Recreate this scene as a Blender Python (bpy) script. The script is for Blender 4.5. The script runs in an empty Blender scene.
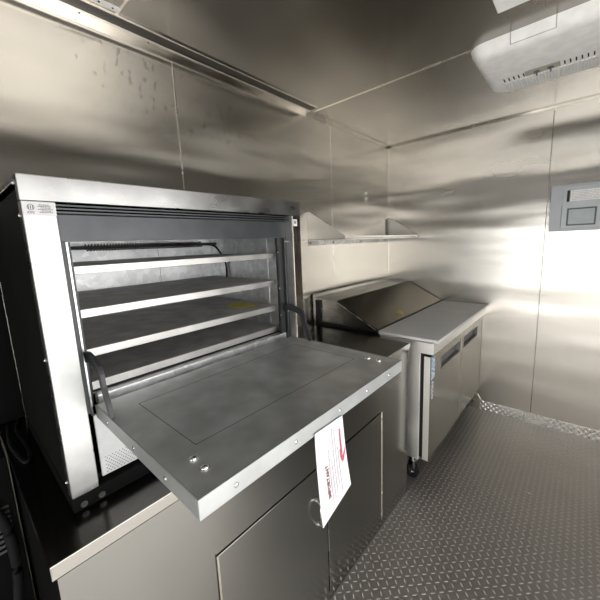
import bpy, bmesh, math, random
from mathutils import Vector, Matrix
random.seed(4)
S = bpy.context.scene
COL = S.collection

# ------------------------------------------------------------------ materials
def nt(name):
    m = bpy.data.materials.new(name); m.use_nodes = True
    t = m.node_tree; b = t.nodes['Principled BSDF']
    return m, t, b
def N(t, typ, **kw):
    n = t.nodes.new(typ)
    for k, v in kw.items():
        if k in n.inputs: n.inputs[k].default_value = v
        else: setattr(n, k, v)
    return n
def math_node(t, op, a, b=None, clamp=False):
    n = t.nodes.new('ShaderNodeMath'); n.operation = op; n.use_clamp = clamp
    for i, v in enumerate((a, b)):
        if v is None: continue
        if isinstance(v, (int, float)): n.inputs[i].default_value = v
        else: t.links.new(v, n.inputs[i])
    return n.outputs[0]
def mapped(t, scale, rot=(0,0,0), loc=(0,0,0)):
    c = t.nodes.new('ShaderNodeTexCoord'); m = t.nodes.new('ShaderNodeMapping')
    m.inputs['Scale'].default_value = scale; m.inputs['Rotation'].default_value = rot; m.inputs['Location'].default_value = loc
    t.links.new(c.outputs['Object'], m.inputs['Vector']); return m.outputs[0]
def noise(t, vec, scale=1, detail=3, rough=.55):
    n = t.nodes.new('ShaderNodeTexNoise'); n.inputs['Scale'].default_value = scale
    n.inputs['Detail'].default_value = detail; n.inputs['Roughness'].default_value = rough
    t.links.new(vec, n.inputs['Vector']); return n.outputs['Fac']
def ramp(t, fac, stops):
    r = t.nodes.new('ShaderNodeValToRGB'); e = r.color_ramp.elements
    while len(e) < len(stops): e.new(.5)
    for k, (p, c) in enumerate(stops): e[k].position = p; e[k].color = (*c, 1)
    r.color_ramp.interpolation = 'EASE'
    t.links.new(fac, r.inputs[0]); return r.outputs[0]

def steel(name, col, rough=.3, var=.12, warp=None, warp_s=.0, grain=(1,1,60), grain_s=.0, blotch=6, rvar=.12, smudge=None, aniso=0, arot=0, metal=1):
    """stainless sheet: blotchy tone, uneven polish, warped sheet (bump), brushed grain (bump)"""
    m, t, b = nt(name)
    b.inputs['Metallic'].default_value = metal
    f = noise(t, mapped(t, (blotch,)*3), 1, 2, .5)
    if aniso:
        tn = t.nodes.new('ShaderNodeTangent'); tn.direction_type = 'RADIAL'; tn.axis = 'Z'
        t.links.new(tn.outputs[0], b.inputs['Tangent']); b.inputs['Anisotropic'].default_value = aniso; b.inputs['Anisotropic Rotation'].default_value = arot
    lo = tuple(c*(1-var) for c in col); hi = tuple(min(1, c*(1+var)) for c in col)
    c = ramp(t, f, [(.1, lo), (.9, hi)])
    if smudge:
        for (cen, rad, den) in smudge:
            v = mapped(t, (1,1,1))
            d = t.nodes.new('ShaderNodeVectorMath'); d.operation = 'DISTANCE'; t.links.new(v, d.inputs[0]); d.inputs[1].default_value = cen
            near = math_node(t, 'SUBTRACT', 1.0, math_node(t, 'DIVIDE', d.outputs['Value'], rad), True)
            sp = noise(t, mapped(t, (38, 38, 22), (0.5, 0, 0)), 1, 3, .6)
            k = math_node(t, 'MULTIPLY', math_node(t, 'GREATER_THAN', math_node(t, 'ADD', sp, math_node(t, 'MULTIPLY', near, .12)), den), math_node(t, 'GREATER_THAN', near, .02))
            mx = t.nodes.new('ShaderNodeMix'); mx.data_type = 'RGBA'
            t.links.new(math_node(t, 'MULTIPLY', k, .30), mx.inputs['Factor']); t.links.new(c, mx.inputs['A'])
            mx.inputs['B'].default_value = (.13, .09, .06, 1); c = mx.outputs['Result']
    t.links.new(c, b.inputs['Base Color'])
    f2 = noise(t, mapped(t, (blotch*.7, blotch*.7, blotch*1.5), loc=(3,1,2)), 1, 2, .5)
    mr = t.nodes.new('ShaderNodeMapRange'); mr.interpolation_type = 'SMOOTHSTEP'; mr.inputs['From Min'].default_value = .1; mr.inputs['From Max'].default_value = .9
    mr.inputs['To Min'].default_value = max(.03, rough-rvar); mr.inputs['To Max'].default_value = rough+rvar
    t.links.new(f2, mr.inputs['Value']); t.links.new(mr.outputs[0], b.inputs['Roughness'])
    nrm = None
    if warp:
        bp = N(t, 'ShaderNodeBump'); bp.inputs['Strength'].default_value = 1; bp.inputs['Distance'].default_value = warp_s
        t.links.new(noise(t, mapped(t, warp), 1, 1.5, .4), bp.inputs['Height']); nrm = bp.outputs[0]
    if grain_s:
        bg = N(t, 'ShaderNodeBump'); bg.inputs['Strength'].default_value = 1; bg.inputs['Distance'].default_value = grain_s
        t.links.new(noise(t, mapped(t, grain), 1, 2, .5), bg.inputs['Height'])
        if nrm: t.links.new(nrm, bg.inputs['Normal'])
        nrm = bg.outputs[0]
    if nrm: t.links.new(nrm, b.inputs['Normal'])
    return m
def plain(name, col, rough=.5, metal=0, var=.05, scale=20, spec=.5):
    m, t, b = nt(name); b.inputs['Metallic'].default_value = metal; b.inputs['Roughness'].default_value = rough
    b.inputs['Specular IOR Level'].default_value = spec
    f = noise(t, mapped(t, (scale,)*3), 1, 3)
    t.links.new(ramp(t, f, [(.3, tuple(c*(1-var) for c in col)), (.7, tuple(min(1, c*(1+var)) for c in col))]), b.inputs['Base Color'])
    return m
def galvanised(name, col, rough=.38, metal=.85):
    m, t, b = nt(name); b.inputs['Metallic'].default_value = metal
    v = t.nodes.new('ShaderNodeTexVoronoi'); v.inputs['Scale'].default_value = 1
    t.links.new(mapped(t, (42,42,42)), v.inputs['Vector'])
    f = math_node(t, 'ADD', math_node(t, 'MULTIPLY', v.outputs['Color'], .35), math_node(t, 'MULTIPLY', noise(t, mapped(t, (9,9,9)), 1, 5, .7), .65))
    t.links.new(ramp(t, f, [(.3, tuple(c*.85 for c in col)), (.7, tuple(min(1, c*1.12) for c in col))]), b.inputs['Base Color'])
    b.inputs['Roughness'].default_value = rough
    return m

WARM = (.56, .532, .485)
M = dict(
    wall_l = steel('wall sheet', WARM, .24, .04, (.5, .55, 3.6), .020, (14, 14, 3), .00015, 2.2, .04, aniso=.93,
                   smudge=[((0, .56, 2.26), .30, .685), ((0, 1.02, 2.16), .28, .69), ((0, .80, 2.10), .12, .69), ((0, 1.5, 2.05), .16, .70)]),
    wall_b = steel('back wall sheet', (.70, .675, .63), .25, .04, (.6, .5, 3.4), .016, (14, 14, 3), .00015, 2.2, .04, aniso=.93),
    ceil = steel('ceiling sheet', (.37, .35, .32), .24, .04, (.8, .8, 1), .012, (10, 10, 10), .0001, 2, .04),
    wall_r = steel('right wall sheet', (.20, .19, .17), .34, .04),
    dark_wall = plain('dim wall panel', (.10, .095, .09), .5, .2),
    rubber_wall = plain('far wall panel', (.16, .15, .14), .5, .3),
    trim = steel('trim steel', (.74, .70, .64), .22, .08),
    trim_dull = steel('dull trim steel', (.40, .38, .34), .2, .08),
    seam_dark = steel('dark seam', (.22, .20, .17), .3, .1),
    seam = steel('seam steel', (.86, .82, .74), .24, .1),
    groove = plain('trim groove', (.06, .055, .05), .4, .6),
    floor = steel('tread plate', (.35, .33, .31), .40, .06, (3,3,3), .002, (60,60,60), 0, 3, .04, metal=.85),
    tread = steel('worn tread ridges', (.56, .535, .51), .38, .06, None, 0, (60,60,60), 0, 3, .04, metal=.85),
    tread_alu = steel('aluminium tread plate', (.82, .81, .79), .25, .08),
    steel = steel('brushed steel', (.50, .49, .465), .24, .06, (1.5, 1.5, 1.5), .004, (4, 4, 220), .00008, 3, .06),
    cab = steel('cabinet steel', (.34, .34, .328), .20, .06, (1.2, 1.5, 1.2), .008, (220, 4, 4), .00006, 3, .05),
    top = steel('worktop steel', (.15, .145, .135), .2, .08, (2, 2, 2), .003, (200, 4, 4), .00006, 3, .03),
    fridge_side = steel('satin side panel', (.86, .84, .80), .5, .03),
    fridge = steel('refrigerator steel', (.38, .37, .335), .24, .05, (2, 2, 2), .003, (5, 5, 240), .00006, 3, .04),
    lid = steel('lid steel', (.26, .24, .20), .24, .02, None, 0, (200, 4, 4), 0, 3, .02),
    oven = steel('oven facing steel', (.34, .34, .335), .30, .16, (3, 3, 3), .002, (150, 6, 6), .00006, 14, .08),
    oven_dark = plain('oven side', (.007, .0075, .007), .7, 0, .1, 6, .04),
    matt_black = plain('matt black', (.006, .006, .006), .8, 0, .1, 6, .04),
    frame_dark = plain('dark grey frame', (.062, .066, .07), .38, .5, .1),
    arm = plain('arm steel', (.035, .037, .04), .38, .25),
    coil = plain('coil wire', (.10, .10, .10), .4, .6),
    black = plain('black metal', (.012, .012, .012), .45, 0, .1, 20, .25),
    rubber = plain('black rubber', (.010, .010, .011), .6, 0, .05, 20, .15),
    galv = galvanised('galvanised sheet', (.78, .79, .80)),
    door_galv = steel('worn oven door sheet', (.70, .72, .73), .48, .26, (4, 4, 4), .0015, (30, 30, 30), .0001, 11, .10),
    door_edge = steel('oven door rim', (.42, .43, .43), .42, .12, None, 0, (30,30,30), 0, 16, .06, metal=.55),
    shelf = plain('shelf top', (.40, .395, .385), .55, .35, .2, 14),
    shelf_edge = steel('shelf edge', (.56, .55, .53), .42, .12, None, 0, (30,30,30), .0001, 16),
    bolt = plain('bright bolt', (.85, .85, .84), .2, 1),
    chrome = plain('bright screw metal', (.55, .55, .54), .25, 1),
    white = plain('white plastic', (.88, .87, .85), .42),
    white_sh = plain('white vent panel', (.5, .505, .51), .5, .2),
    paper = plain('white paper', (.58, .58, .59), .6, 0, .02),
    board = plain('white cutting board', (.60, .60, .60), .42, 0, .04, 6),
    grey_paint = plain('grey enamel', (.42, .45, .47), .35, .1, .04, 8),
    grey_dark = plain('dark grey enamel', (.10, .12, .13), .4, .1),
    grey_glass = plain('grey cover plate', (.42, .47, .49), .3, 0),
    ink = plain('ink', (.12, .11, .12), .7), maroon = plain('maroon ink', (.16, .04, .06), .7), red = plain('red ink', (.40, .06, .10), .7),
    ink_soft = plain('pale ink', (.42, .36, .40), .7), blue = plain('blue ink', (.16, .30, .42), .5),
    yellow = plain('yellow grease', (.55, .45, .05), .5), brass = plain('brass emblem', (.45, .36, .12), .35, .8),
    dust = plain('crumb', (.8, .78, .74), .7), hole = plain('hole', (.01, .01, .01), .9),
    led = None)

# ------------------------------------------------------------------ geometry helpers
def ident(v): return Vector(v)
# the oven was measured in its own frame; this places it, at its true size, on the worktop
OC = Vector((1.4998, -.1238, 1.5206)); OS = .946
def oven_place(v): return OC + (Vector(v) - OC) * OS
PLACE = [ident]
def box(bm, x0, x1, y0, y1, z0, z1, bev=0, seg=2):
    vs = [bm.verts.new((x, y, z)) for x in (x0, x1) for y in (y0, y1) for z in (z0, z1)]
    fs = [bm.faces.new([vs[i] for i in q]) for q in ((0,1,3,2),(4,6,7,5),(0,4,5,1),(2,3,7,6),(0,2,6,4),(1,5,7,3))]
    if bev:
        es = list({e for f in fs for e in f.edges})
        bmesh.ops.bevel(bm, geom=es, offset=bev, segments=seg, affect='EDGES', profile=.5)
    return bm
def prism(bm, pts, axis, a, b, bev=0):
    """polygon pts extruded along axis 'x','y','z' from a to b"""
    def P(p, h):
        return {'x': (h, p[0], p[1]), 'y': (p[0], h, p[1]), 'z': (p[0], p[1], h)}[axis]
    A = [bm.verts.new(P(p, a)) for p in pts]; B = [bm.verts.new(P(p, b)) for p in pts]; n = len(pts)
    fs = [bm.faces.new(A), bm.faces.new(B[::-1])] + [bm.faces.new((A[i], B[i], B[(i+1) % n], A[(i+1) % n])) for i in range(n)]
    if bev:
        es = list({e for f in fs for e in f.edges})
        bmesh.ops.bevel(bm, geom=es, offset=bev, segments=2, affect='EDGES', profile=.5)
    return bm
def tube(bm, pts, r, n=10, closed=False):
    pts = [Vector(p) for p in pts]; rings = []
    up = Vector((0, 0, 1))
    for i, p in enumerate(pts):
        a = pts[max(i-1, 0)]; c = pts[min(i+1, len(pts)-1)]
        d = (c-a).normalized(); s = d.cross(up)
        if s.length < .1: s = d.cross(Vector((1, 0, 0)))
        s.normalize(); w = s.cross(d).normalized()
        rings.append([bm.verts.new(p + s*math.cos(2*math.pi*k/n)*r + w*math.sin(2*math.pi*k/n)*r) for k in range(n)])
    for i in range(len(rings)-1):
        for k in range(n): bm.faces.new((rings[i][k], rings[i][(k+1) % n], rings[i+1][(k+1) % n], rings[i+1][k]))
    bm.faces.new(rings[0][::-1]); bm.faces.new(rings[-1])
    return bm
def smooth_path(pts, n=8):
    pts = [Vector(p) for p in pts]; out = []
    for i in range(len(pts)-1):
        p0 = pts[max(i-1, 0)]; p1 = pts[i]; p2 = pts[i+1]; p3 = pts[min(i+2, len(pts)-1)]
        for k in range(n):
            t = k/n
            out.append(.5*((2*p1)+(-p0+p2)*t+(2*p0-5*p1+4*p2-p3)*t*t+(-p0+3*p1-3*p2+p3)*t**3))
    out.append(pts[-1]); return out
def cyl(bm, c, r, h, axis='z', n=20, r2=None):
    r2 = r if r2 is None else r2
    def P(a, b, t):
        v = {'x': (t, a, b), 'y': (a, t, b), 'z': (a, b, t)}[axis]; return Vector(c) + Vector(v)
    A = [bm.verts.new(P(math.cos(2*math.pi*k/n)*r, math.sin(2*math.pi*k/n)*r, 0)) for k in range(n)]
    B = [bm.verts.new(P(math.cos(2*math.pi*k/n)*r2, math.sin(2*math.pi*k/n)*r2, h)) for k in range(n)]
    bm.faces.new(A[::-1]); bm.faces.new(B)
    for k in range(n): bm.faces.new((A[k], A[(k+1) % n], B[(k+1) % n], B[k]))
    return bm
def dome(bm, c, r, h, axis='z', sign=1, n=14):
    prev = None
    for j in range(5):
        a = j/4*math.pi/2; rr = r*math.cos(a); hh = h*math.sin(a)*sign
        if j == 4:
            v = {'x': (hh, 0, 0), 'y': (0, hh, 0), 'z': (0, 0, hh)}[axis]; t = bm.verts.new(Vector(c)+Vector(v))
            for k in range(n): bm.faces.new((prev[k], prev[(k+1) % n], t))
            break
        ring = []
        for k in range(n):
            p, q = math.cos(2*math.pi*k/n)*rr, math.sin(2*math.pi*k/n)*rr
            v = {'x': (hh, p, q), 'y': (p, hh, q), 'z': (p, q, hh)}[axis]; ring.append(bm.verts.new(Vector(c)+Vector(v)))
        if prev:
            for k in range(n): bm.faces.new((prev[k], prev[(k+1) % n], ring[(k+1) % n], ring[k]))
        else: bm.faces.new(ring[::-1])
        prev = ring
    return bm
def NB(): return bmesh.new()
def each(name, mat, parent, makers, smooth=True):
    for mk in makers: obj(name, mk(NB()), mat, parent, smooth)
def obj(name, bm, mat, parent=None, smooth=False, label=None):
    f = PLACE[0]
    off = parent_world(parent)
    for v in bm.verts: v.co = f(v.co) - off
    bmesh.ops.recalc_face_normals(bm, faces=bm.faces)
    me = bpy.data.meshes.new(name); bm.to_mesh(me); bm.free()
    if isinstance(mat, str): mat = M[mat]
    me.materials.append(mat)
    if smooth:
        for p in me.polygons: p.use_smooth = True
        try: me.set_sharp_from_angle(angle=math.radians(40))
        except Exception: pass
    o = bpy.data.objects.new(name, me); COL.objects.link(o)
    if parent: o.parent = parent
    if label: o['label'] = label
    return o
def parent_world(p):
    v = Vector((0, 0, 0))
    while p is not None: v += p.location; p = p.parent
    return v
def B(name, mat, parent, *a, **k):
    lab = k.pop('label', None)
    return obj(name, box(NB(), *a, **k), mat, parent, label=lab)
def tag(o, label, cat, group=None):
    o['label'] = label; o['category'] = cat
    if group: o['group'] = group
    return o
def thing(name, loc, label, cat, group=None):
    o = bpy.data.objects.new(name, None); COL.objects.link(o); o.location = PLACE[0](loc); o.empty_display_size = .1
    return tag(o, label, cat, group)
def struct(o): o['kind'] = 'structure'; return o
def text_bm(s, size, bold=0):
    cu = bpy.data.curves.new('lettering', 'FONT'); cu.body = s; cu.size = size; cu.offset = bold; cu.extrude = .0002
    cu.align_x = 'CENTER'; cu.align_y = 'CENTER'; cu.resolution_u = 2
    o = bpy.data.objects.new('lettering', cu); COL.objects.link(o)
    dg = bpy.context.evaluated_depsgraph_get(); me = bpy.data.meshes.new_from_object(o.evaluated_get(dg))
    bm = NB(); bm.from_mesh(me); bpy.data.objects.remove(o); bpy.data.curves.remove(cu); bpy.data.meshes.remove(me)
    return bm
def frame_to(bm, origin, right, up):
    r = Vector(right).normalized(); u = Vector(up).normalized(); n = r.cross(u)
    for v in bm.verts: v.co = Vector(origin) + r*v.co.x + u*v.co.y + n*v.co.z
    return bm

# ------------------------------------------------------------------ the room
H = 2.3994; YB = 2.874; XR = 2.42; YR = -2.9
def sheet_wall(name, bm, mat): return struct(obj(name, bm, mat))
bm = NB()
box(bm, -.05, 0, -.02+.74-1.219*1-.0, .7165, 0, H); 
box(bm, -.05, 0, .7195, 1.9385, 0, H); box(bm, -.05, 0, 1.9415, YB+.05, 0, H)
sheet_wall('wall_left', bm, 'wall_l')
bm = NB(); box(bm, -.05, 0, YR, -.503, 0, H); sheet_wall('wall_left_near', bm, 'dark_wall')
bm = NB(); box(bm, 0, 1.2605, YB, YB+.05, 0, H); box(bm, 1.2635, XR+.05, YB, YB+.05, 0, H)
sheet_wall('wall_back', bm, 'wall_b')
# right wall (beside the photographer) with an open side doorway
bm = NB()
WY0, WY1, WZ0, WZ1 = -.9, 1.35, .10, 1.95
box(bm, XR, XR+.05, YR, WY0, 0, H); box(bm, XR, XR+.05, WY1, YB, 0, H)
box(bm, XR, XR+.05, WY0, WY1, 0, WZ0); box(bm, XR, XR+.05, WY0, WY1, WZ1, H)
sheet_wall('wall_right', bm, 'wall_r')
bm = NB()
for a in ((XR-.012, XR, WY0-.04, WY1+.04, WZ1, WZ1+.04), (XR-.012, XR, WY0-.04, WY1+.04, WZ0-.04, WZ0), (XR-.012, XR, WY0-.04, WY0, WZ0, WZ1), (XR-.012, XR, WY1, WY1+.04, WZ0, WZ1)): box(bm, *a)
struct(obj('door_1', bm, 'trim'))
# rear wall behind the photographer with its doorway standing open
DX0, DX1, DZ = .25, 2.2, 1.88
bm = NB(); box(bm, -.05, DX0, YR-.05, YR, 0, H); box(bm, DX1, XR+.05, YR-.05, YR, 0, H); box(bm, DX0, DX1, YR-.05, YR, DZ, H)
sheet_wall('wall_rear', bm, 'rubber_wall')
# ceiling in sheets, floor plate
bm = NB(); box(bm, -.05, XR+.05, YR-.05, .45, H, H+.04); box(bm, -.05, XR+.05, .452, 1.698, H, H+.04); box(bm, -.05, XR+.05, 1.700, YB+.05, H, H+.04)
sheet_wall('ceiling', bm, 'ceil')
bm = NB(); box(bm, -.05, XR+.05, YR-.05, YB+.05, -.04, 0)
def tread(bm, P, u0, u1, v0, v1, g, L, w, h):
    i = 0; u = u0
    while u < u1:
        j = 0; v = v0
        while v < v1:
            a = math.radians(45 if (i+j) % 2 else 135); c, s = math.cos(a), math.sin(a)
            def q(x, y, z): return bm.verts.new(P(u+x*c-y*s, v+x*s+y*c, z))
            b = [q(-L/2,0,0), q(-L/4,-w/2,0), q(L/4,-w/2,0), q(L/2,0,0), q(L/4,w/2,0), q(-L/4,w/2,0)]; t = [q(-L*.3,0,h), q(L*.3,0,h)]
            for f in ((b[0],b[1],t[0]), (b[1],b[2],t[1],t[0]), (b[2],b[3],t[1]), (b[3],b[4],t[1]), (b[4],b[5],t[0],t[1]), (b[5],b[0],t[0])): bm.faces.new(f)
            j += 1; v += g
        i += 1; u += g
    return bm
tread(bm, lambda a, b, c: (a, b, c), .80, XR-.02, -1.2, YB-.02, .0285, .0225, .0062, .0013)
fo = struct(obj('floor', bm, 'floor')); fo.data.materials.append(M['tread'])
for p in fo.data.polygons:
    if p.index >= 6: p.material_index = 1
# tread plate kick strips
def base_strip(name, P, u0, u1, corner=False):
    bm = NB(); t = .003
    prof = [P(u0, 0), P(u1, 0)]
    c = [P(u0, z, o) for z, o in ((0, 0), (.082, 0), (.082, t), (0, t))]; d = [P(u1, z, o) for z, o in ((0, 0), (.082, 0), (.082, t), (0, t))]
    A = [bm.verts.new(x) for x in c]; D = [bm.verts.new(x) for x in d]
    bm.faces.new(A); bm.faces.new(D)
    for i in range(4): bm.faces.new((A[i], A[(i+1) % 4], D[(i+1) % 4], D[i]))
    tread(bm, lambda a, b, h: P(a, b, t+h), u0+.012, u1-.01, .010, .078, .0215, .022, .0065, .0022)
    return struct(obj(name, bm, 'tread_alu'))
base_strip('baseboard_back', lambda u, z, o=0: (u, YB-o, z), .885, XR)
base_strip('baseboard_right', lambda u, z, o=0: (XR-o, u, z), YR+.1, YB-.01)
# pale plate added for the light patch of wall where the kick strip starts
bm = prism(NB(), [(.845, 0), (.90, 0), (.90, .085), (.872, .135), (.845, .14)], 'y', YB-.006, YB)
struct(obj('wall_patch_pale', bm, 'seam'))

# seam strips and edge trims
def seam(name, *a, mat='seam', rivets=None):
    bm = box(NB(), *a, bev=.0006)
    o = struct(obj(name, bm, mat))
    if rivets:
        each('rivet', 'trim', o, [lambda r, c=c, ax=ax, sg=sg: dome(r, c, .0055, .003, ax, sg, 10) for c, ax, sg in rivets])
    return o
seam('trim_1', 0, .0018, .7145, .7215, 1.0, 2.375, rivets=[((.0018, .718, z), 'x', 1) for z in (1.35, 1.62, 1.88)])
seam('trim_2', 0, .0016, 1.9375, 1.9425, 0, 2.375, mat='trim', rivets=[((.0016, 1.94, z), 'x', 1) for z in (1.25, 1.6, 1.95, 2.25)])
seam('trim_3', 1.2595, 1.2645, YB-.0016, YB, .08, 2.375, mat='seam_dark', rivets=[((1.262, YB-.0016, z), 'y', -1) for z in (.3, .8, 1.35, 1.95)])
seam('trim_4', 0, .006, YB-.006, YB, 0, H-.02, mat='trim')
seam('trim_5', .04, XR, 1.692, 1.706, H-.0025, H, mat='seam')
seam('trim_6', .04, XR, .446, .456, H-.0025, H, mat='trim')
# wall/ceiling angle on the left: a fat two-step channel nearer the camera, a thin angle beyond
bm = NB()
box(bm, 0, .004, -.6, 1.66, H-.030, H, .0008); box(bm, 0, .050, -.6, 1.66, H-.010, H, .0008)
box(bm, .098, .108, -.6, 1.66, H-.006, H, .0008)
o7 = struct(obj('trim_7', bm, 'trim'))
B('channel_groove', 'groove', o7, .050, .098, -.6, 1.66, H-.004, H-.0005)
each('rivet', 'groove', o7, [lambda r, y=y: dome(r, (.03, y, H-.010), .004, .0025, 'z', -1, 10) for y in (.35, .60, .9, 1.25)])
bm = NB(); box(bm, 0, .003, 1.62, YB, H-.026, H, .0006); box(bm, 0, .024, 1.62, YB, H-.004, H, .0006)
struct(obj('trim_8', bm, 'trim_dull'))
bm = NB(); box(bm, 0, XR, YB-.003, YB, H-.014, H, .0006); box(bm, 0, XR, YB-.030, YB, H-.004, H, .0006)
struct(obj('trim_9', bm, 'trim_dull'))

# ------------------------------------------------------------------ cabinet + worktop under the oven
WT = .9374
cb = thing('base_cabinet', (.4, .75, 0), 'long stainless steel base cabinet with flush hinged doors below the oven', 'cabinet')
bm = NB()
D1, D2, DM, DB, DT = .268, 1.238, .773, .045, .668
# box body; the front is a sheet with two cut openings
box(bm, .02, .770, -.052, 1.549, .002, .900)
for a in ((.770, .786, -.062, D1, .002, .903), (.770, .786, D2, 1.562, .002, .903), (.770, .786, D1, D2, DT, .903), (.770, .786, D1, D2, .002, DB)): box(bm, *a)
box(bm, .02, .770, -.062, -.052, .002, .903); box(bm, .02, .770, 1.549, 1.562, .002, .903)
obj('carcass', bm, 'cab', cb)
B('front_seam', 'black', cb, .786, .7866, -.062, 1.562, .9025, .9045)
for y0, y1, hy in ((D1, DM, D1), (DM, D2, D2)):
    s = 1 if hy == D1 else -1
    d = B('door', 'cab', cb, .772, .7895, y0+.004, y1-.0035, DB+.004, DT-.005, bev=.0012)
    g = .0035
    hb = NB()
    for k in range(16):
        z = DB+.02+k*.0378
        cyl(hb, (.7905, hy+s*.0015, z), .0024, .034, 'z', 10)
    obj('piano_hinge', hb, 'seam', d, True)
    B('bright_edge', 'seam', d, .7885, .7905, min(hy, hy+s*.006), max(hy, hy+s*.006), DB+.006, DT-.008)
    if s == -1: B('bright_edge', 'seam', d, .7885, .7902, DM+.0012, DM+.0040, DB+.006, .50)
    # wire pull beside the middle seam, set upright
    yy = DM - s*(-.0) - s*(-1)*0
    yc = DM-.066 if hy == D1 else DM+.030
    z1, z0 = (.535, .43) if hy == D1 else (.520, .43)
    pl = NB(); tube(pl, smooth_path([(.789, yc, z1), (.812, yc-.006, z1-.012), (.820, yc-.014, (z0+z1)/2), (.812, yc-.006, z0+.012), (.789, yc, z0)], 6), .0035, 8)
    for z in (z0, z1): cyl(pl, (.7885, yc, z), .009, .004, 'x', 14)
    obj('handle', pl, 'chrome', d, True)
B('side_shade_sheet', 'matt_black', cb, .03, .784, -.0632, -.0622, .004, .900)  # black sheet paints in the shade on the cabinet's near side

wt = thing('worktop', (.4, .75, WT), 'long stainless steel worktop with a folded front lip carrying the oven', 'worktop')
bm = NB(); box(bm, .0, .789, -.070, 1.5688, WT-.030, WT, .0012)
obj('top_sheet', bm, 'top', wt)
B('front_lip', 'steel', wt, .7865, .7905, -.0705, 1.5693, WT-.0305, WT+.0004, bev=.001)

# ------------------------------------------------------------------ the oven (measured frame, placed on the worktop)
PLACE[0] = oven_place
zb = .9045
ov = thing('deck_oven', (.35, .42, zb), 'big stainless steel countertop deck oven with its door folded down, four shelves inside', 'oven')
Y1 = .848
bm = NB()
box(bm, .02, .605, .004, .016, .945, 1.668); box(bm, .02, .605, Y1-.016, Y1-.004, .945, 1.668)
box(bm, .02, .60, .004, Y1-.004, 1.655, 1.668); box(bm, .02, .034, .004, Y1-.004, .945, 1.668); box(bm, .034, .60, .016, Y1-.016, .945, .957)
obj('outer_shell', bm, 'oven_dark', ov)
bm = NB(); box(bm, .01, .637, 0, Y1, 1.669, 1.681, .002); box(bm, .619, .6375, 0, Y1, 1.629, 1.681, .002)
hd = obj('header', bm, 'oven', ov)
# thin vent slots under the header
bm = NB()
for k in range(3): box(bm, .606, .622, .060, .80, 1.607+k*.0075, 1.6105+k*.0075)
obj('vent_slats', bm, 'frame_dark', ov)
lp = B('front_post', 'oven', ov, .606, .6355, .0015, .0595, .944, 1.6285, bev=.0018)
st = B('certification_sticker', 'paper', lp, .6355, .6360, .004, .0590, 1.600, 1.626, label='white certification sticker with a round mark')
cir = NB()
n = 28
for rad, w in ((.0062, .0011),):
    A = [cir.verts.new((.6362, .0168+math.cos(2*math.pi*k/n)*rad, 1.6155+math.sin(2*math.pi*k/n)*rad)) for k in range(n)]
    C_ = [cir.verts.new((.6362, .0168+math.cos(2*math.pi*k/n)*(rad-w), 1.6155+math.sin(2*math.pi*k/n)*(rad-w))) for k in range(n)]
    for k in range(n): cir.faces.new((A[k], A[(k+1) % n], C_[(k+1) % n], C_[k]))
for a, b_ in ((.0125, .0140), (.0160, .0175), (.0195, .021)): box(cir, .6361, .6363, a, b_, 1.612, 1.619)
obj('round_mark', cir, 'ink', st)
pr = NB()
for z, a, b_ in ((1.6062, .011, .0225), (1.6035, .010, .0225), (1.6205, .030, .048), (1.6175, .028, .051), (1.6145, .033, .050), (1.6115, .028, .053), (1.6085, .034, .050), (1.6055, .030, .053)):
    y = a
    while y < b_:
        w = random.uniform(.0015, .0045); box(pr, .6361, .6363, y, min(y+w, b_), z-.0006, z+.0009); y += w+.0007
obj('printed_lines', pr, 'ink', st)
rp = B('front_post', steel('right post dark reflection', (.30, .27, .235), .22, .06, (3, 3, 3), .003, (150, 6, 6), .00006), ov, .606, .6355, .803, Y1, .944, 1.6285, bev=.0018, label='steel post coloured dark for its reflection')  # brown tone paints in the dark surroundings this post reflects
st2 = B('sticker', 'paper', rp, .6355, .6360, .807, .829, 1.588, 1.614, label='small white sticker with a black square')
B('black_square', 'ink', st2, .6360, .6363, .812, .822, 1.597, 1.607)
each('side_screw', 'chrome', ov, [lambda r, z=z: dome(r, (.612, .0016 if z < 1.65 else 0, z), .005, .004, 'y', -1, 10) for z in (1.665, 1.60, 1.285, .98)])
# dark recessed frame round the mouth
B('mouth_panel', 'frame_dark', ov, .592, .600, .060, .800, 1.545, 1.6065, bev=.001)
bm = NB(); box(bm, .560, .600, .0605, .074, 1.12, 1.545, .001); box(bm, .548, .560, .074, .092, 1.12, 1.545)
obj('mouth_side', bm, 'arm', ov)
bm = NB(); box(bm, .548, .600, .7885, .7985, 1.12, 1.545, .001); box(bm, .575, .585, .762, .7885, 1.12, 1.545)
obj('mouth_side', bm, 'arm', ov)
B('edge_strip', 'shelf_edge', ov, .600, .634, .7988, .8022, 1.13, 1.6280)
B('slotted_rail', 'black', ov, .585, .588, .757, .7645, 1.14, 1.515)
each('rail_screw', 'chrome', ov, [lambda r, z=z: cyl(r, (.588, .761, z), .003, .001, 'x', 10) for z in (1.49, 1.345, 1.235)] + [lambda r, z=z: cyl(r, (.600, .7935, z), .0035, .002, 'x', 10) for z in (1.53, 1.25)], False)
# inner chamber
bm = NB(); box(bm, .08, .575, .080, .084, 1.10, 1.57); box(bm, .08, .575, .780, .784, 1.10, 1.57); box(bm, .076, .080, .08, .784, 1.10, 1.57); box(bm, .08, .592, .08, .784, 1.57, 1.574)
box(bm, .080, .086, .52, .545, 1.10, 1.57); box(bm, .5, .506, .779, .781, 1.1, 1.57)
obj('chamber', bm, 'galv', ov)
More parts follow.
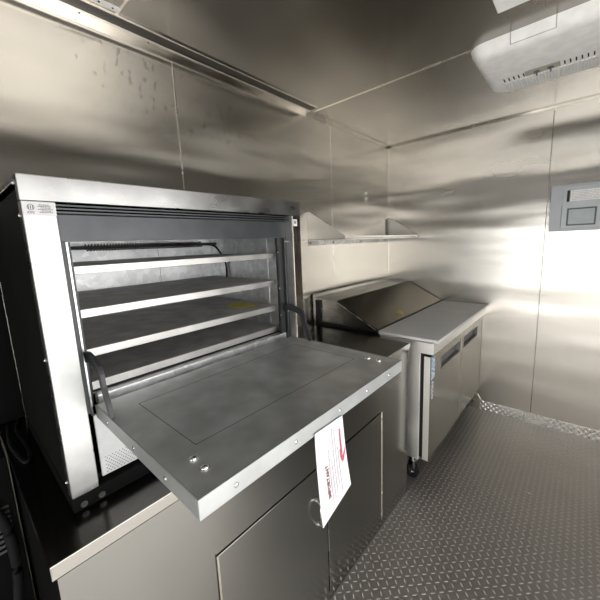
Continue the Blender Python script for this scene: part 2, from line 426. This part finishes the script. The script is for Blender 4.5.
# braided element along the top back and a black hose behind it
bm = NB(); tube(bm, [(.2, .12, 1.534), (.2, .74, 1.534)], .006, 8)
turns = 46; pts = []
for k in range(turns*8+1):
    a = k/8*2*math.pi; y = .215+.45*k/(turns*8); pts.append((.2+.010*math.cos(a), y, 1.534+.011*math.sin(a)))
tube(bm, pts, .0022, 5)
obj('heating_coil', bm, 'coil', ov, True)
bm = NB(); tube(bm, smooth_path([(.16, .60, 1.530), (.16, .70, 1.533), (.17, .748, 1.525), (.19, .768, 1.49), (.22, .772, 1.44), (.22, .772, 1.36)], 6), .0045, 8)
obj('gas_hose', bm, 'rubber', ov, True)
for z0, z1 in ((1.4660, 1.4860), (1.3555, 1.3770), (1.2515, 1.2735)):
    sh = B('shelf', 'shelf', ov, .095, .549, .088, .777, z0+.004, z1-.001, bev=.001)
    e = NB(); box(e, .549, .560, .092, .7595, z0, z1, .0012)
    fe = obj('front_edge', e, 'shelf_edge', sh)
    if z0 < 1.27:
        y = NB(); pts = [(.42+.075*math.cos(a)*(1+.25*math.sin(3*a)), .69+.048*math.sin(a)*(1+.2*math.cos(4*a))) for a in [k*2*math.pi/18 for k in range(18)]]
        prism(y, pts, 'z', z1-.001, z1-.0004); obj('grease_mark', y, 'yellow', sh, label='yellow grease mark')
dk = B('deck_floor', 'shelf', ov, .095, .552, .088, .777, 1.150, 1.184, bev=.001)
B('front_edge', 'shelf_edge', dk, .552, .562, .093, .779, 1.164, 1.186, bev=.001)
B('lower_edge', 'galv', dk, .562, .590, .0945, .787, 1.128, 1.1585, bev=.004)
B('edge_gap', 'black', dk, .552, .5625, .093, .787, 1.1585, 1.164)
# lower front panel with punched vent holes
vp = B('vent_panel', 'white_sh', ov, .604, .612, .074, .800, .950, 1.118, bev=.001)
bm = NB()
for j in range(9):
    for i in range(24):
        cyl(bm, (.6121, .086+i*.0082+(j % 2)*.0041, .957+j*.0052), .0016, .0003, 'x', 6)
obj('vent_holes', bm, 'ink', vp)
# base skirt
bs = B('base_skirt', 'matt_black', ov, .03, .633, .002, Y1-.002, zb, .944, bev=.002)
BM = plain('dull bolt', (.14, .14, .14), .4, .9)
each('hex_bolt', BM, bs, [lambda r, y=y: cyl(cyl(r, (.633, y, .918), .0075, .0015, 'x', 18), (.6345, y, .918), .0045, .0035, 'x', 6) for y in (.024, .062, .79, .825)], False)
# the drop-down door
DZ1 = 1.1475; dx0, dx1, dy0, dy1 = .618, 1.0937, .079, .787
dr = B('oven_door', 'door_galv', ov, dx0, dx1-.004, dy0+.0035, dy1-.0035, DZ1-.030, DZ1-.0012, bev=.001)
bm = NB()
box(bm, dx1-.0045, dx1, dy0, dy1, DZ1-.036, DZ1, .0012); box(bm, dx0, dx1-.0035, dy0, dy0+.004, DZ1-.034, DZ1, .0012); box(bm, dx0, dx1-.0035, dy1-.004, dy1, DZ1-.034, DZ1, .0012)
obj('rim', bm, 'door_edge', dr)
bm = NB()
ix0, ix1, iy0, iy1 = .70, .965, .150, .715; w = .0013
for a in ((ix0, ix1, iy0, iy0+w), (ix0, ix1, iy1-w, iy1), (ix0, ix0+w, iy0, iy1), (ix1-w, ix1, iy0, iy1)): box(bm, *a, DZ1-.0013, DZ1-.0009)
obj('pressed_outline', bm, 'frame_dark', dr)
each('acorn_bolt', 'bolt', dr, [lambda r, x=x, y=y: dome(cyl(r, (x, y, DZ1-.0012), .0095, .0012, 'z', 20), (x, y, DZ1), .0072, .0045, 'z', 1, 14) for y in (.126, .742) for x in (.999, 1.036)])
each('rivet', 'chrome', dr, [lambda r, y=y: dome(r, (dx1, y, DZ1-.018), .0048, .0022, 'x', 1, 12) for y in (.148, .294, .447, .572, .698)] + [lambda r, x=x: dome(r, (x, dy0, DZ1-.018), .0048, .0022, 'y', -1, 12) for x in (.70, .85, .985)])
B('tape', 'paper', dr, 1.070, 1.0945, .452, .4545, DZ1-.037, DZ1-.0355)
# curved door arms
for yc in (.0835, .7825):
    bm = NB(); path = smooth_path([(.585, yc, 1.262), (.625, yc, 1.268), (.68, yc, 1.252), (.694, yc, 1.213), (.712, yc, 1.175), (.722, yc, 1.146)], 6)
    rows = []
    for i, p in enumerate(path):
        a = path[max(i-1, 0)]; c = path[min(i+1, len(path)-1)]; d = (c-a).normalized(); nrm = Vector((d.z, 0, -d.x))
        hw = .0135-.006*i/len(path)
        rows.append([bm.verts.new(p+nrm*s*hw+Vector((0, t, 0))) for s, t in ((1, -.004), (1, .004), (-1, .004), (-1, -.004))])
    for i in range(len(rows)-1):
        for k in range(4): bm.faces.new((rows[i][k], rows[i][(k+1) % 4], rows[i+1][(k+1) % 4], rows[i+1][k]))
    bm.faces.new(rows[0]); bm.faces.new(rows[-1][::-1])
    obj('door_arm', bm, 'arm', ov)
# hang tag
tg = thing('hang_tag', (1.098, .40, .90), 'white paper hang tag with small print hanging from the open oven door', 'tag')
tx = 1.0975
def tagpt(s, t):   # s 0..1 along +y, t 0..1 downwards
    y = .348+.103*s+(.006+.011*s)*t; zt = 1.120-.004*s; zbm = .892+.036*s; return (tx+.010*t*t, y, zt+(zbm-zt)*t)
bm = NB(); n = 8; F = [[bm.verts.new(tagpt(i/n, j/n)) for i in range(n+1)] for j in range(n+1)]
G = [[bm.verts.new(Vector(tagpt(i/n, j/n))-Vector((.0006, 0, 0))) for i in range(n+1)] for j in range(n+1)]
for j in range(n):
    for i in range(n):
        bm.faces.new((F[j][i], F[j][i+1], F[j+1][i+1], F[j+1][i])); bm.faces.new((G[j][i], G[j+1][i], G[j+1][i+1], G[j][i+1]))
for i in range(n):
    bm.faces.new((F[0][i], G[0][i], G[0][i+1], F[0][i+1])); bm.faces.new((F[n][i], F[n][i+1], G[n][i+1], G[n][i]))
    bm.faces.new((F[i][0], F[i+1][0], G[i+1][0], G[i][0])); bm.faces.new((F[i][n], G[i][n], G[i+1][n], F[i+1][n]))
obj('card', bm, 'paper', tg, True)
def on_tag(bm, s, t):   # text laid to read upwards along the tag; s, t the centre
    o = Vector(tagpt(s, t)); up = (Vector(tagpt(s, t-.02))-Vector(tagpt(s, t+.02))).normalized()
    rt = Vector((0, 1, 0)); nrm = Vector((1, 0, 0))
    for v in bm.verts: v.co = o - up*v.co.x*-1 - rt*v.co.y + nrm*(v.co.z+.0010)
    return bm
obj('lettering', on_tag(text_bm('IMPORTANT', .0150, .0002), .31, .62), 'maroon', tg)
pr = NB()
for s, t0, t1 in ((.40, .28, .92), (.48, .42, .90), (.56, .06, .88), (.64, .10, .80), (.72, .34, .90)):
    t = t0
    while t < t1:
        dt = random.uniform(.012, .045); a = Vector(tagpt(s, t)); b_ = Vector(tagpt(s, min(t+dt, t1)))
        box(pr, a.x+.0006, b_.x+.0010, a.y-.0014, a.y+.0012, b_.z, a.z); t += dt+.010
obj('printed_lines', pr, 'ink_soft', tg)
pr = NB()
t = .14
while t < .44:
    dt = random.uniform(.018, .03); a = Vector(tagpt(.84, t)); b_ = Vector(tagpt(.84, t+dt)); box(pr, a.x+.0006, b_.x+.0010, a.y-.0034, a.y+.0028, b_.z, a.z); t += dt+.008
c = Vector(tagpt(.86, .50))
prism(pr, [(c.y-.011, c.z+.020), (c.y-.004, c.z+.012), (c.y+.000, c.z-.004), (c.y+.013, c.z+.016), (c.y+.004, c.z-.020), (c.y-.003, c.z-.019), (c.y-.009, c.z-.002)], 'x', c.x+.0006, c.x+.0010)
obj('red_logo', pr, 'red', tg)
PLACE[0] = ident

# ------------------------------------------------------------------ sandwich prep refrigerator
FY0, FY1, FS = 1.648, 2.866, 2.272
fr = thing('prep_refrigerator', (.42, 2.25, 0), 'stainless steel two-door prep refrigerator on casters with a sloping lid and white board', 'refrigerator')
bm = NB(); box(bm, .03, .820, FY0, FY1, .172, .862, .003); box(bm, .560, .895, FY0, FY1, .862, .932, .003)
obj('body', bm, 'fridge_side', fr)
B('door_gasket', 'black', fr, .820, .845, FY0+.012, FY1-.012, .19, .866)
B('door_gap_shade', 'black', fr, .846, .872, FS-.0045, FS+.0045, .19, .8465)  # black strip laid between the doors to darken their gap
B('top_gap_shade', 'black', fr, .845, .880, FY0+.02, FY1-.004, .8475, .8625)  # black strip paints in the dark gap between doors and board
bm = prism(NB(), [(.02, .862), (.02, 1.118), (.035, 1.124), (.225, 1.108), (.300, 1.072), (.300, .958), (.560, .945), (.560, .862)], 'y', FY0+.002, FY1-.002)
box(bm, .02, .030, FY0+.002, FY1-.002, 1.11, 1.150, .001); box(bm, .02, .23, FY1-.010, FY1-.002, 1.10, 1.134)
obj('hood', bm, 'steel', fr)
# triangular end cheeks and the sloping lid
tri = [(.236, 1.108), (.532, .958), (.283, .960)]
for ya, yb in ((FY0-.004, FY0+.006), (FY1-.006, FY1)):
    obj('hood_cheek', prism(NB(), tri, 'y', ya, yb, .0015), 'fridge', fr)
obj('cheek_fold', tube(NB(), [(.283, FY0-.0045, .960), (.238, FY0-.0045, 1.106)], .002, 6), 'trim_dull', fr)
obj('cheek_fold', tube(NB(), [(.532, FY0-.0045, .959), (.238, FY0-.0045, 1.108)], .0022, 6), 'seam', fr)
lid = NB()
def slope(x): return 1.118+(x-.236)*(-.157/.300)
prism(lid, [(.236, slope(.236)-.006), (.540, slope(.540)-.006), (.540, slope(.540)), (.236, slope(.236))], 'y', FY0+.004, FY1-.004, .001)
ld = obj('sloping_lid', lid, 'lid', fr, label='dark reflecting sloping lid')
eb = NB()
for a, b_ in (((.236, FY0+.003), (.542, FY0+.003)), ((.236, FY1-.003), (.542, FY1-.003)), ((.236, FY0+.003), (.236, FY1-.003)), ((.542, FY0+.003), (.542, FY1-.003))):
    tube(eb, [(a[0], a[1], slope(a[0])), (b_[0], b_[1], slope(b_[0]))], .0028, 6)
obj('lid_edging', eb, 'black', ld, True)
em = NB(); cyl(em, (0, 0, 0), .026, .004, 'z', 24); 
for v in em.verts: v.co.y *= 1.6
dome(em, (0, 0, .004), .014, .006)
R = Matrix.Rotation(math.atan(.157/.300), 4, 'Y')
for v in em.verts: v.co = R @ v.co + Vector((.497, 2.08, slope(.497)))
obj('emblem', em, 'brass', ld, True, label='small oval brass emblem')
B('worktop_gap_shade', 'black', fr, .10, .556, FY0-.0015, FY0+.001, .944, .952)  # black strip paints in the shaded gap between worktop and refrigerator
B('corner_strip', 'black', fr, .052, .092, FY0-.012, FY0+.001, .930, 1.112)  # black upright strip at the hood's rear corner
B('cutting_board', 'board', fr, .548, .9218, FY0-.001, FY1, .9345, .9535, bev=.004, label='long white cutting board')
for i, (y0, y1) in enumerate(((FY0+.003, FS-.005), (FS+.005, FY1-.003))):
    # door front built as strips round the recessed pull
    hy0, hy1 = ((1.835, 2.236), (2.325, 2.715))[i]; hz0, hz1 = .716, .798
    bm = NB(); X0, X1 = .845, .8787
    for a in ((y0, hy0, .190, .846), (hy1, y1, .190, .846), (hy0, hy1, .190, hz0), (hy0, hy1, hz1, .846)): box(bm, X0, X1, a[0], a[1], a[2], a[3])
    box(bm, X0, X0+.008, hy0, hy1, hz0, hz1)
    bmesh.ops.remove_doubles(bm, verts=bm.verts, dist=.0001)
    d = obj('door', bm, 'fridge', fr)
    h = NB()
    for a in ((hy0, hy0+.006, hz0, hz1), (hy1-.006, hy1, hz0, hz1), (hy0, hy1, hz0, hz0+.006), (hy0, hy1, hz1-.006, hz1)): box(h, X0+.008, X1+.001, *a)
    box(h, X0+.0082, X0+.0095, hy0, hy1, hz0, hz1)
    B('door_side', 'fridge_side', d, X0-.002, X1-.0005, y0-.0012, y0, .190, .846)
    obj('recessed_handle', h, plain('handle recess grey', (.15, .15, .145), .5, 0), d)
    if i == 0:
        lb = NB(); ly = FY0+.016
        box(lb, .8787, .8792, ly, ly+.066, .700, .836)
        lb = obj('brand_sticker', lb, 'blue', d, label='pale blue and white brand sticker with upright lettering')
        tb = frame_to(text_bm('AVA', .068, .0022), (.8793, ly+.033, .768), (0, 0, -1), (0, 1, 0))
        obj('lettering', tb, 'paper', lb)
        tb = frame_to(text_bm('ntco', .062, .0012), (.8793, ly+.034, .630), (0, 0, -1), (0, 1, 0))
        obj('white_lettering', tb, 'paper', d)
    hi = NB(); yy = FY0+.05 if i == 0 else FY1-.05; box(hi, .825, .872, yy-.03, yy+.03, .172, .188, .002)
    obj('hinge', hi, 'trim', d)
for x, y in ((.762, FY0+.055), (.775, FY1-.055), (.10, FY0+.055), (.10, FY1-.055)):
    c = NB(); cyl(c, (x, y-.013, .042), .042, .026, 'y', 28)
    w = obj('caster', c, 'rubber', fr, True)
    f = NB(); box(f, x-.028, x+.028, y-.028, y+.028, .160, .172, .002); cyl(f, (x, y, .115), .018, .046, 'z', 16)
    box(f, x-.016, x+.022, y-.023, y-.019, .045, .125, .001); box(f, x-.016, x+.022, y+.019, y+.023, .045, .125, .001); box(f, x-.016, x+.022, y-.023, y+.023, .112, .118, .001)
    cyl(f, (x, y-.026, .042), .009, .052, 'y', 12)
    obj('fork', f, 'chrome', w, True)

# ------------------------------------------------------------------ wall shelf
SY0, SY1, SX = 1.640, 2.866, .312
sh = thing('wall_shelf', (0, 2.25, 1.54), 'stainless steel wall shelf with triangular end brackets above the prep refrigerator', 'shelf')
bm = NB(); box(bm, .001, SX, SY0, SY1, 1.540, 1.5435); box(bm, SX-.003, SX, SY0, SY1, 1.533, 1.558, .0006)
obj('shelf_plate', bm, 'steel', sh)
for y in (SY0, SY1-.003):
    bm = prism(NB(), [(.001, 1.533), (.001, 1.736), (.018, 1.736), (SX, 1.560), (SX, 1.533)], 'y', y, y+.003)
    obj('end_bracket', bm, 'fridge_side', sh)
bm = NB(); box(bm, .001, .004, SY0, SY1, 1.502, 1.540, .0006); fl = obj('wall_flange', bm, 'oven', sh)
each('bolt', 'frame_dark', fl, [lambda r, y=y: dome(r, (.004, y, 1.520), .008, .006, 'x', 1, 12) for y in (1.66, 1.94, 2.35, 2.80)])
bm = NB(); box(bm, .001, .007, SY1-.034, SY1-.008, 1.56, 1.72, .0008); sl = obj('slotted_bracket', bm, 'frame_dark', sh)
bm = NB()
for k in range(5): box(bm, .007, .0074, SY1-.026, SY1-.016, 1.575+k*.029, 1.592+k*.029)
obj('slots', bm, 'trim', sl)

pl = thing('mounting_plate', (0, 2.44, 1.86), 'narrow steel mounting plate with two bolts high on the left wall', 'plate')
B('plate', 'steel', pl, 0, .004, 2.405, 2.475, 1.862, 1.975, bev=.001)
each('bolt', 'bolt', pl, [lambda r, z=z: dome(r, (.004, 2.445, z), .0105, .007, 'x', 1, 14) for z in (1.893, 1.938)])

# ------------------------------------------------------------------ breaker panel on the back wall
bp = thing('breaker_panel', (1.53, YB, 1.53), 'grey electrical breaker panel with a white label on the back wall', 'breaker panel')
PY = YB-.034
B('enclosure', 'grey_paint', bp, 1.284, 1.80, PY, YB-.001, 1.534, 1.853, bev=.003)
dd = B('panel_door', plain('panel door grey', (.46, .495, .51), .33, .1), bp, 1.352, 1.755, PY-.004, PY, 1.557, 1.835, bev=.0012)
B('outline_shadow_gap', 'grey_dark', dd, 1.3495, 1.3520, PY-.0015, PY, 1.557, 1.715)
nl = B('instruction_label', 'white', dd, 1.394, 1.552, PY-.0048, PY-.004, 1.737, 1.810)
pr = NB()
for r in range(6):
    x = 1.400
    while x < 1.545:
        w = random.uniform(.006, .02); box(pr, x, min(x+w, 1.546), PY-.0051, PY-.0048, 1.745+r*.0105, 1.7475+r*.0105); x += w+.004
obj('printed_lines', pr, 'ink_soft', nl)
B('latch', 'black', dd, 1.374, 1.389, PY-.006, PY-.004, 1.735, 1.812)
bm = NB(); wx0, wx1, wz0, wz1 = 1.381, 1.537, 1.570, 1.690
for a in ((wx0, wx1, wz0, wz0+.010), (wx0, wx1, wz1-.010, wz1), (wx0, wx0+.010, wz0, wz1), (wx1-.010, wx1, wz0, wz1)): box(bm, a[0], a[1], PY-.0075, PY-.004, a[2], a[3], .0008)
cf = obj('cover_frame', bm, 'grey_dark', dd)
B('cover_plate', 'grey_glass', cf, wx0+.010, wx1-.010, PY-.0052, PY-.004, wz0+.010, wz1-.010)
B('latch', 'black', dd, 1.557, 1.590, PY-.008, PY-.004, 1.600, 1.660, bev=.001)

# ------------------------------------------------------------------ ceiling air conditioner
ac = thing('air_conditioner', (1.5, 1.95, H), 'white plastic ceiling air conditioner with vent slots and two levers', 'air conditioner')
def rrect(x0, x1, y0, y1, r, k=6):
    out = []
    for cx, cy, a0, rr in ((x1-r[0], y1-r[0], 0, r[0]), (x0+r[1], y1-r[1], 90, r[1]), (x0+r[2], y0+r[2], 180, r[2]), (x1-r[3], y0+r[3], 270, r[3])):
        for i in range(k+1):
            a = math.radians(a0+90*i/k); out.append((cx+rr*math.cos(a), cy+rr*math.sin(a)))
    return out
bm = NB(); rings = []
for (x0, x1, y0, y1, r, z) in ((1.005, 2.02, 1.672, 2.262, (.09, .10, .07, .07), H), (1.010, 2.015, 1.676, 2.258, (.09, .10, .07, .07), 2.378),
                               (1.022, 2.0, 1.688, 2.236, (.09, .10, .07, .07), 2.356), (1.040, 1.98, 1.706, 2.212, (.085, .09, .06, .06), 2.344), (1.060, 1.96, 1.73, 2.185, (.08, .085, .05, .05), 2.341)):
    rings.append([bm.verts.new((px, py, z)) for px, py in rrect(x0, x1, y0, y1, r)])
for a, b_ in zip(rings, rings[1:]):
    for k in range(len(a)): bm.faces.new((a[k], a[(k+1) % len(a)], b_[(k+1) % len(a)], b_[k]))
bm.faces.new(rings[0]); bm.faces.new(rings[-1][::-1])
obj('housing', bm, 'white', ac, True)
g = NB()
for k in range(62):
    x = 1.10+k*.0132; box(g, x, x+.0075, 2.060, 2.180, 2.3365, 2.342)
obj('intake_grille', g, plain('white grille', (.80, .79, .77), .5), ac)
for x0, nn in ((1.100, 5), (1.352, 6)):
    g = NB()
    for k in range(nn): box(g, x0+k*.0215, x0+k*.0215+.0055, 2.000, 2.042, 2.3398, 2.3412)
    obj('vent_slots', g, 'hole', ac)
rc = B('lever_recess', plain('beige recess', (.42, .39, .33), .5), ac, 1.195, 1.338, 1.985, 2.042, 2.3385, 2.3412)
for x in (1.243, 1.300):
    l = NB(); cyl(l, (x, 2.020, 2.334), .013, .0045, 'z', 16); box(l, x-.003, x+.003, 2.018, 2.046, 2.326, 2.335, .001)
    obj('lever', l, 'grey_dark', ac, True)
ls = NB()
for a in ((1.178, 1.182), (1.338, 1.342)): prism(ls, [(1.6712, 2.398), (1.6748, 2.377), (1.6868, 2.355), (1.688, 2.355), (1.677, 2.378), (1.673, 2.398)], 'x', *a)
box(ls, 1.180, 1.340, 1.6860, 1.6880, 2.3553, 2.3575)
obj('cover_outline', ls, plain('cover outline', (.42, .41, .39), .5), ac)

cp = thing('ceiling_panel', (1.4, 1.3, H), 'white flat ceiling hatch panel at the top edge of the view before the air conditioner', 'ceiling hatch')
bm = NB(); box(bm, 1.165, 1.62, 1.03, 1.488, H-.007, H, .0025)
obj('hatch_cover', bm, 'white', cp)
cl = thing('cable_clip', (.13, .39, H), 'small pale clip beside the ceiling channel at the upper edge', 'clip')
B('clip_plate', 'white', cl, .118, .145, .33, .455, H-.003, H, bev=.001)
each('clip_screw', 'black', cl, [lambda r, y=y: dome(r, (.131, y, H-.003), .004, .003, 'z', -1, 8) for y in (.385, .43)])

# ------------------------------------------------------------------ dark corner left of the counter
hp = B('shade_panel', 'matt_black', None, .002, .016, -.62, .002, WT+.002, 1.66, bev=.002)  # black panel added to keep the wall beside the oven dark
tag(hp, 'black panel added to darken the wall at the near side of the oven', 'panel')
vb = thing('vented_appliance', (.12, -.3, 0), 'black vented appliance in the dark gap left of the cabinet', 'appliance')
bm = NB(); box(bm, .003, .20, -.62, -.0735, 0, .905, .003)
obj('housing', bm, 'matt_black', vb)
bm = NB()
for k in range(9): box(bm, .200, .206, -.45, -.090, .60+k*.018, .608+k*.018, .001)
obj('louvres', bm, 'frame_dark', vb)
hs = NB(); tube(hs, smooth_path([(.23, -.40, .86), (.24, -.22, .84), (.25, -.125, .78), (.25, -.10, .62), (.235, -.115, .42), (.23, -.16, .2), (.24, -.25, .013)], 8), .013, 12)
tag(obj('gas_hose', hs, 'rubber', None, True), 'black rubber gas hose looping down left of the cabinet', 'hose')
bm = NB(); tube(bm, smooth_path([(.03, -.015, WT+.006), (.12, -.035, WT+.006), (.30, -.028, WT+.006), (.36, -.045, WT+.006), (.22, -.06, WT+.006), (.06, -.05, WT+.006)], 8), .005, 8)
tag(obj('power_cord', bm, 'rubber', None, True), 'black power cord lying on the worktop behind the oven side', 'cord')
bm = NB()
for c, r in (((1.357, 1.983, .0032), .006),): dome(bm, c, r, .005)
tag(obj('crumb', bm, 'dust'), 'tiny white crumb lying on the tread plate floor', 'crumb')

# ------------------------------------------------------------------ overcast world light, no lamp placed
def emit(name, col, s):
    m = bpy.data.materials.new(name); m.use_nodes = True; t = m.node_tree; t.nodes.clear()
    e = t.nodes.new('ShaderNodeEmission'); e.inputs[0].default_value = (*col, 1); e.inputs[1].default_value = s
    o = t.nodes.new('ShaderNodeOutputMaterial'); t.links.new(e.outputs[0], o.inputs[0]); return m
w = bpy.data.worlds.new('overcast'); S.world = w; w.use_nodes = True
bg = w.node_tree.nodes['Background']; bg.inputs[0].default_value = (1.0, .99, .965, 1); bg.inputs[1].default_value = 4.7

def area(name, loc, rot, sx, sy, power, col=(1, .97, .93)):
    L = bpy.data.lights.new(name, 'AREA'); L.shape = 'RECTANGLE'; L.size = sx; L.size_y = sy; L.energy = power; L.color = col
    o = bpy.data.objects.new(name, L); COL.objects.link(o); o.location = loc; o.rotation_euler = rot; return o

# ------------------------------------------------------------------ camera
yaw, pitch, roll, f, px, py = .7247, -.1595, -.0391, 318.6708, 303.7617, 294.5108
fw = Vector((-math.sin(yaw)*math.cos(pitch), math.cos(yaw)*math.cos(pitch), math.sin(pitch)))
r0 = fw.cross(Vector((0, 0, 1))).normalized(); u0 = r0.cross(fw)
c, s = math.cos(roll), math.sin(roll)
r1 = c*r0+s*u0; u1 = -s*r0+c*u0
cam = bpy.data.cameras.new('camera'); co = bpy.data.objects.new('camera', cam); COL.objects.link(co)
mat = Matrix((( r1.x, u1.x, -fw.x, OC.x), (r1.y, u1.y, -fw.y, OC.y), (r1.z, u1.z, -fw.z, OC.z), (0, 0, 0, 1)))
co.matrix_world = mat
cam.sensor_width = 36; cam.sensor_fit = 'HORIZONTAL'; cam.lens = 36*f/600; cam.clip_start = .02
cam.shift_x = (300-px)/600; cam.shift_y = (py-300)/600
S.camera = co
S.view_settings.view_transform = 'Standard'; S.view_settings.look = 'None'; S.view_settings.gamma = 1
S.view_settings.use_curve_mapping = False; S.view_settings.exposure = 0
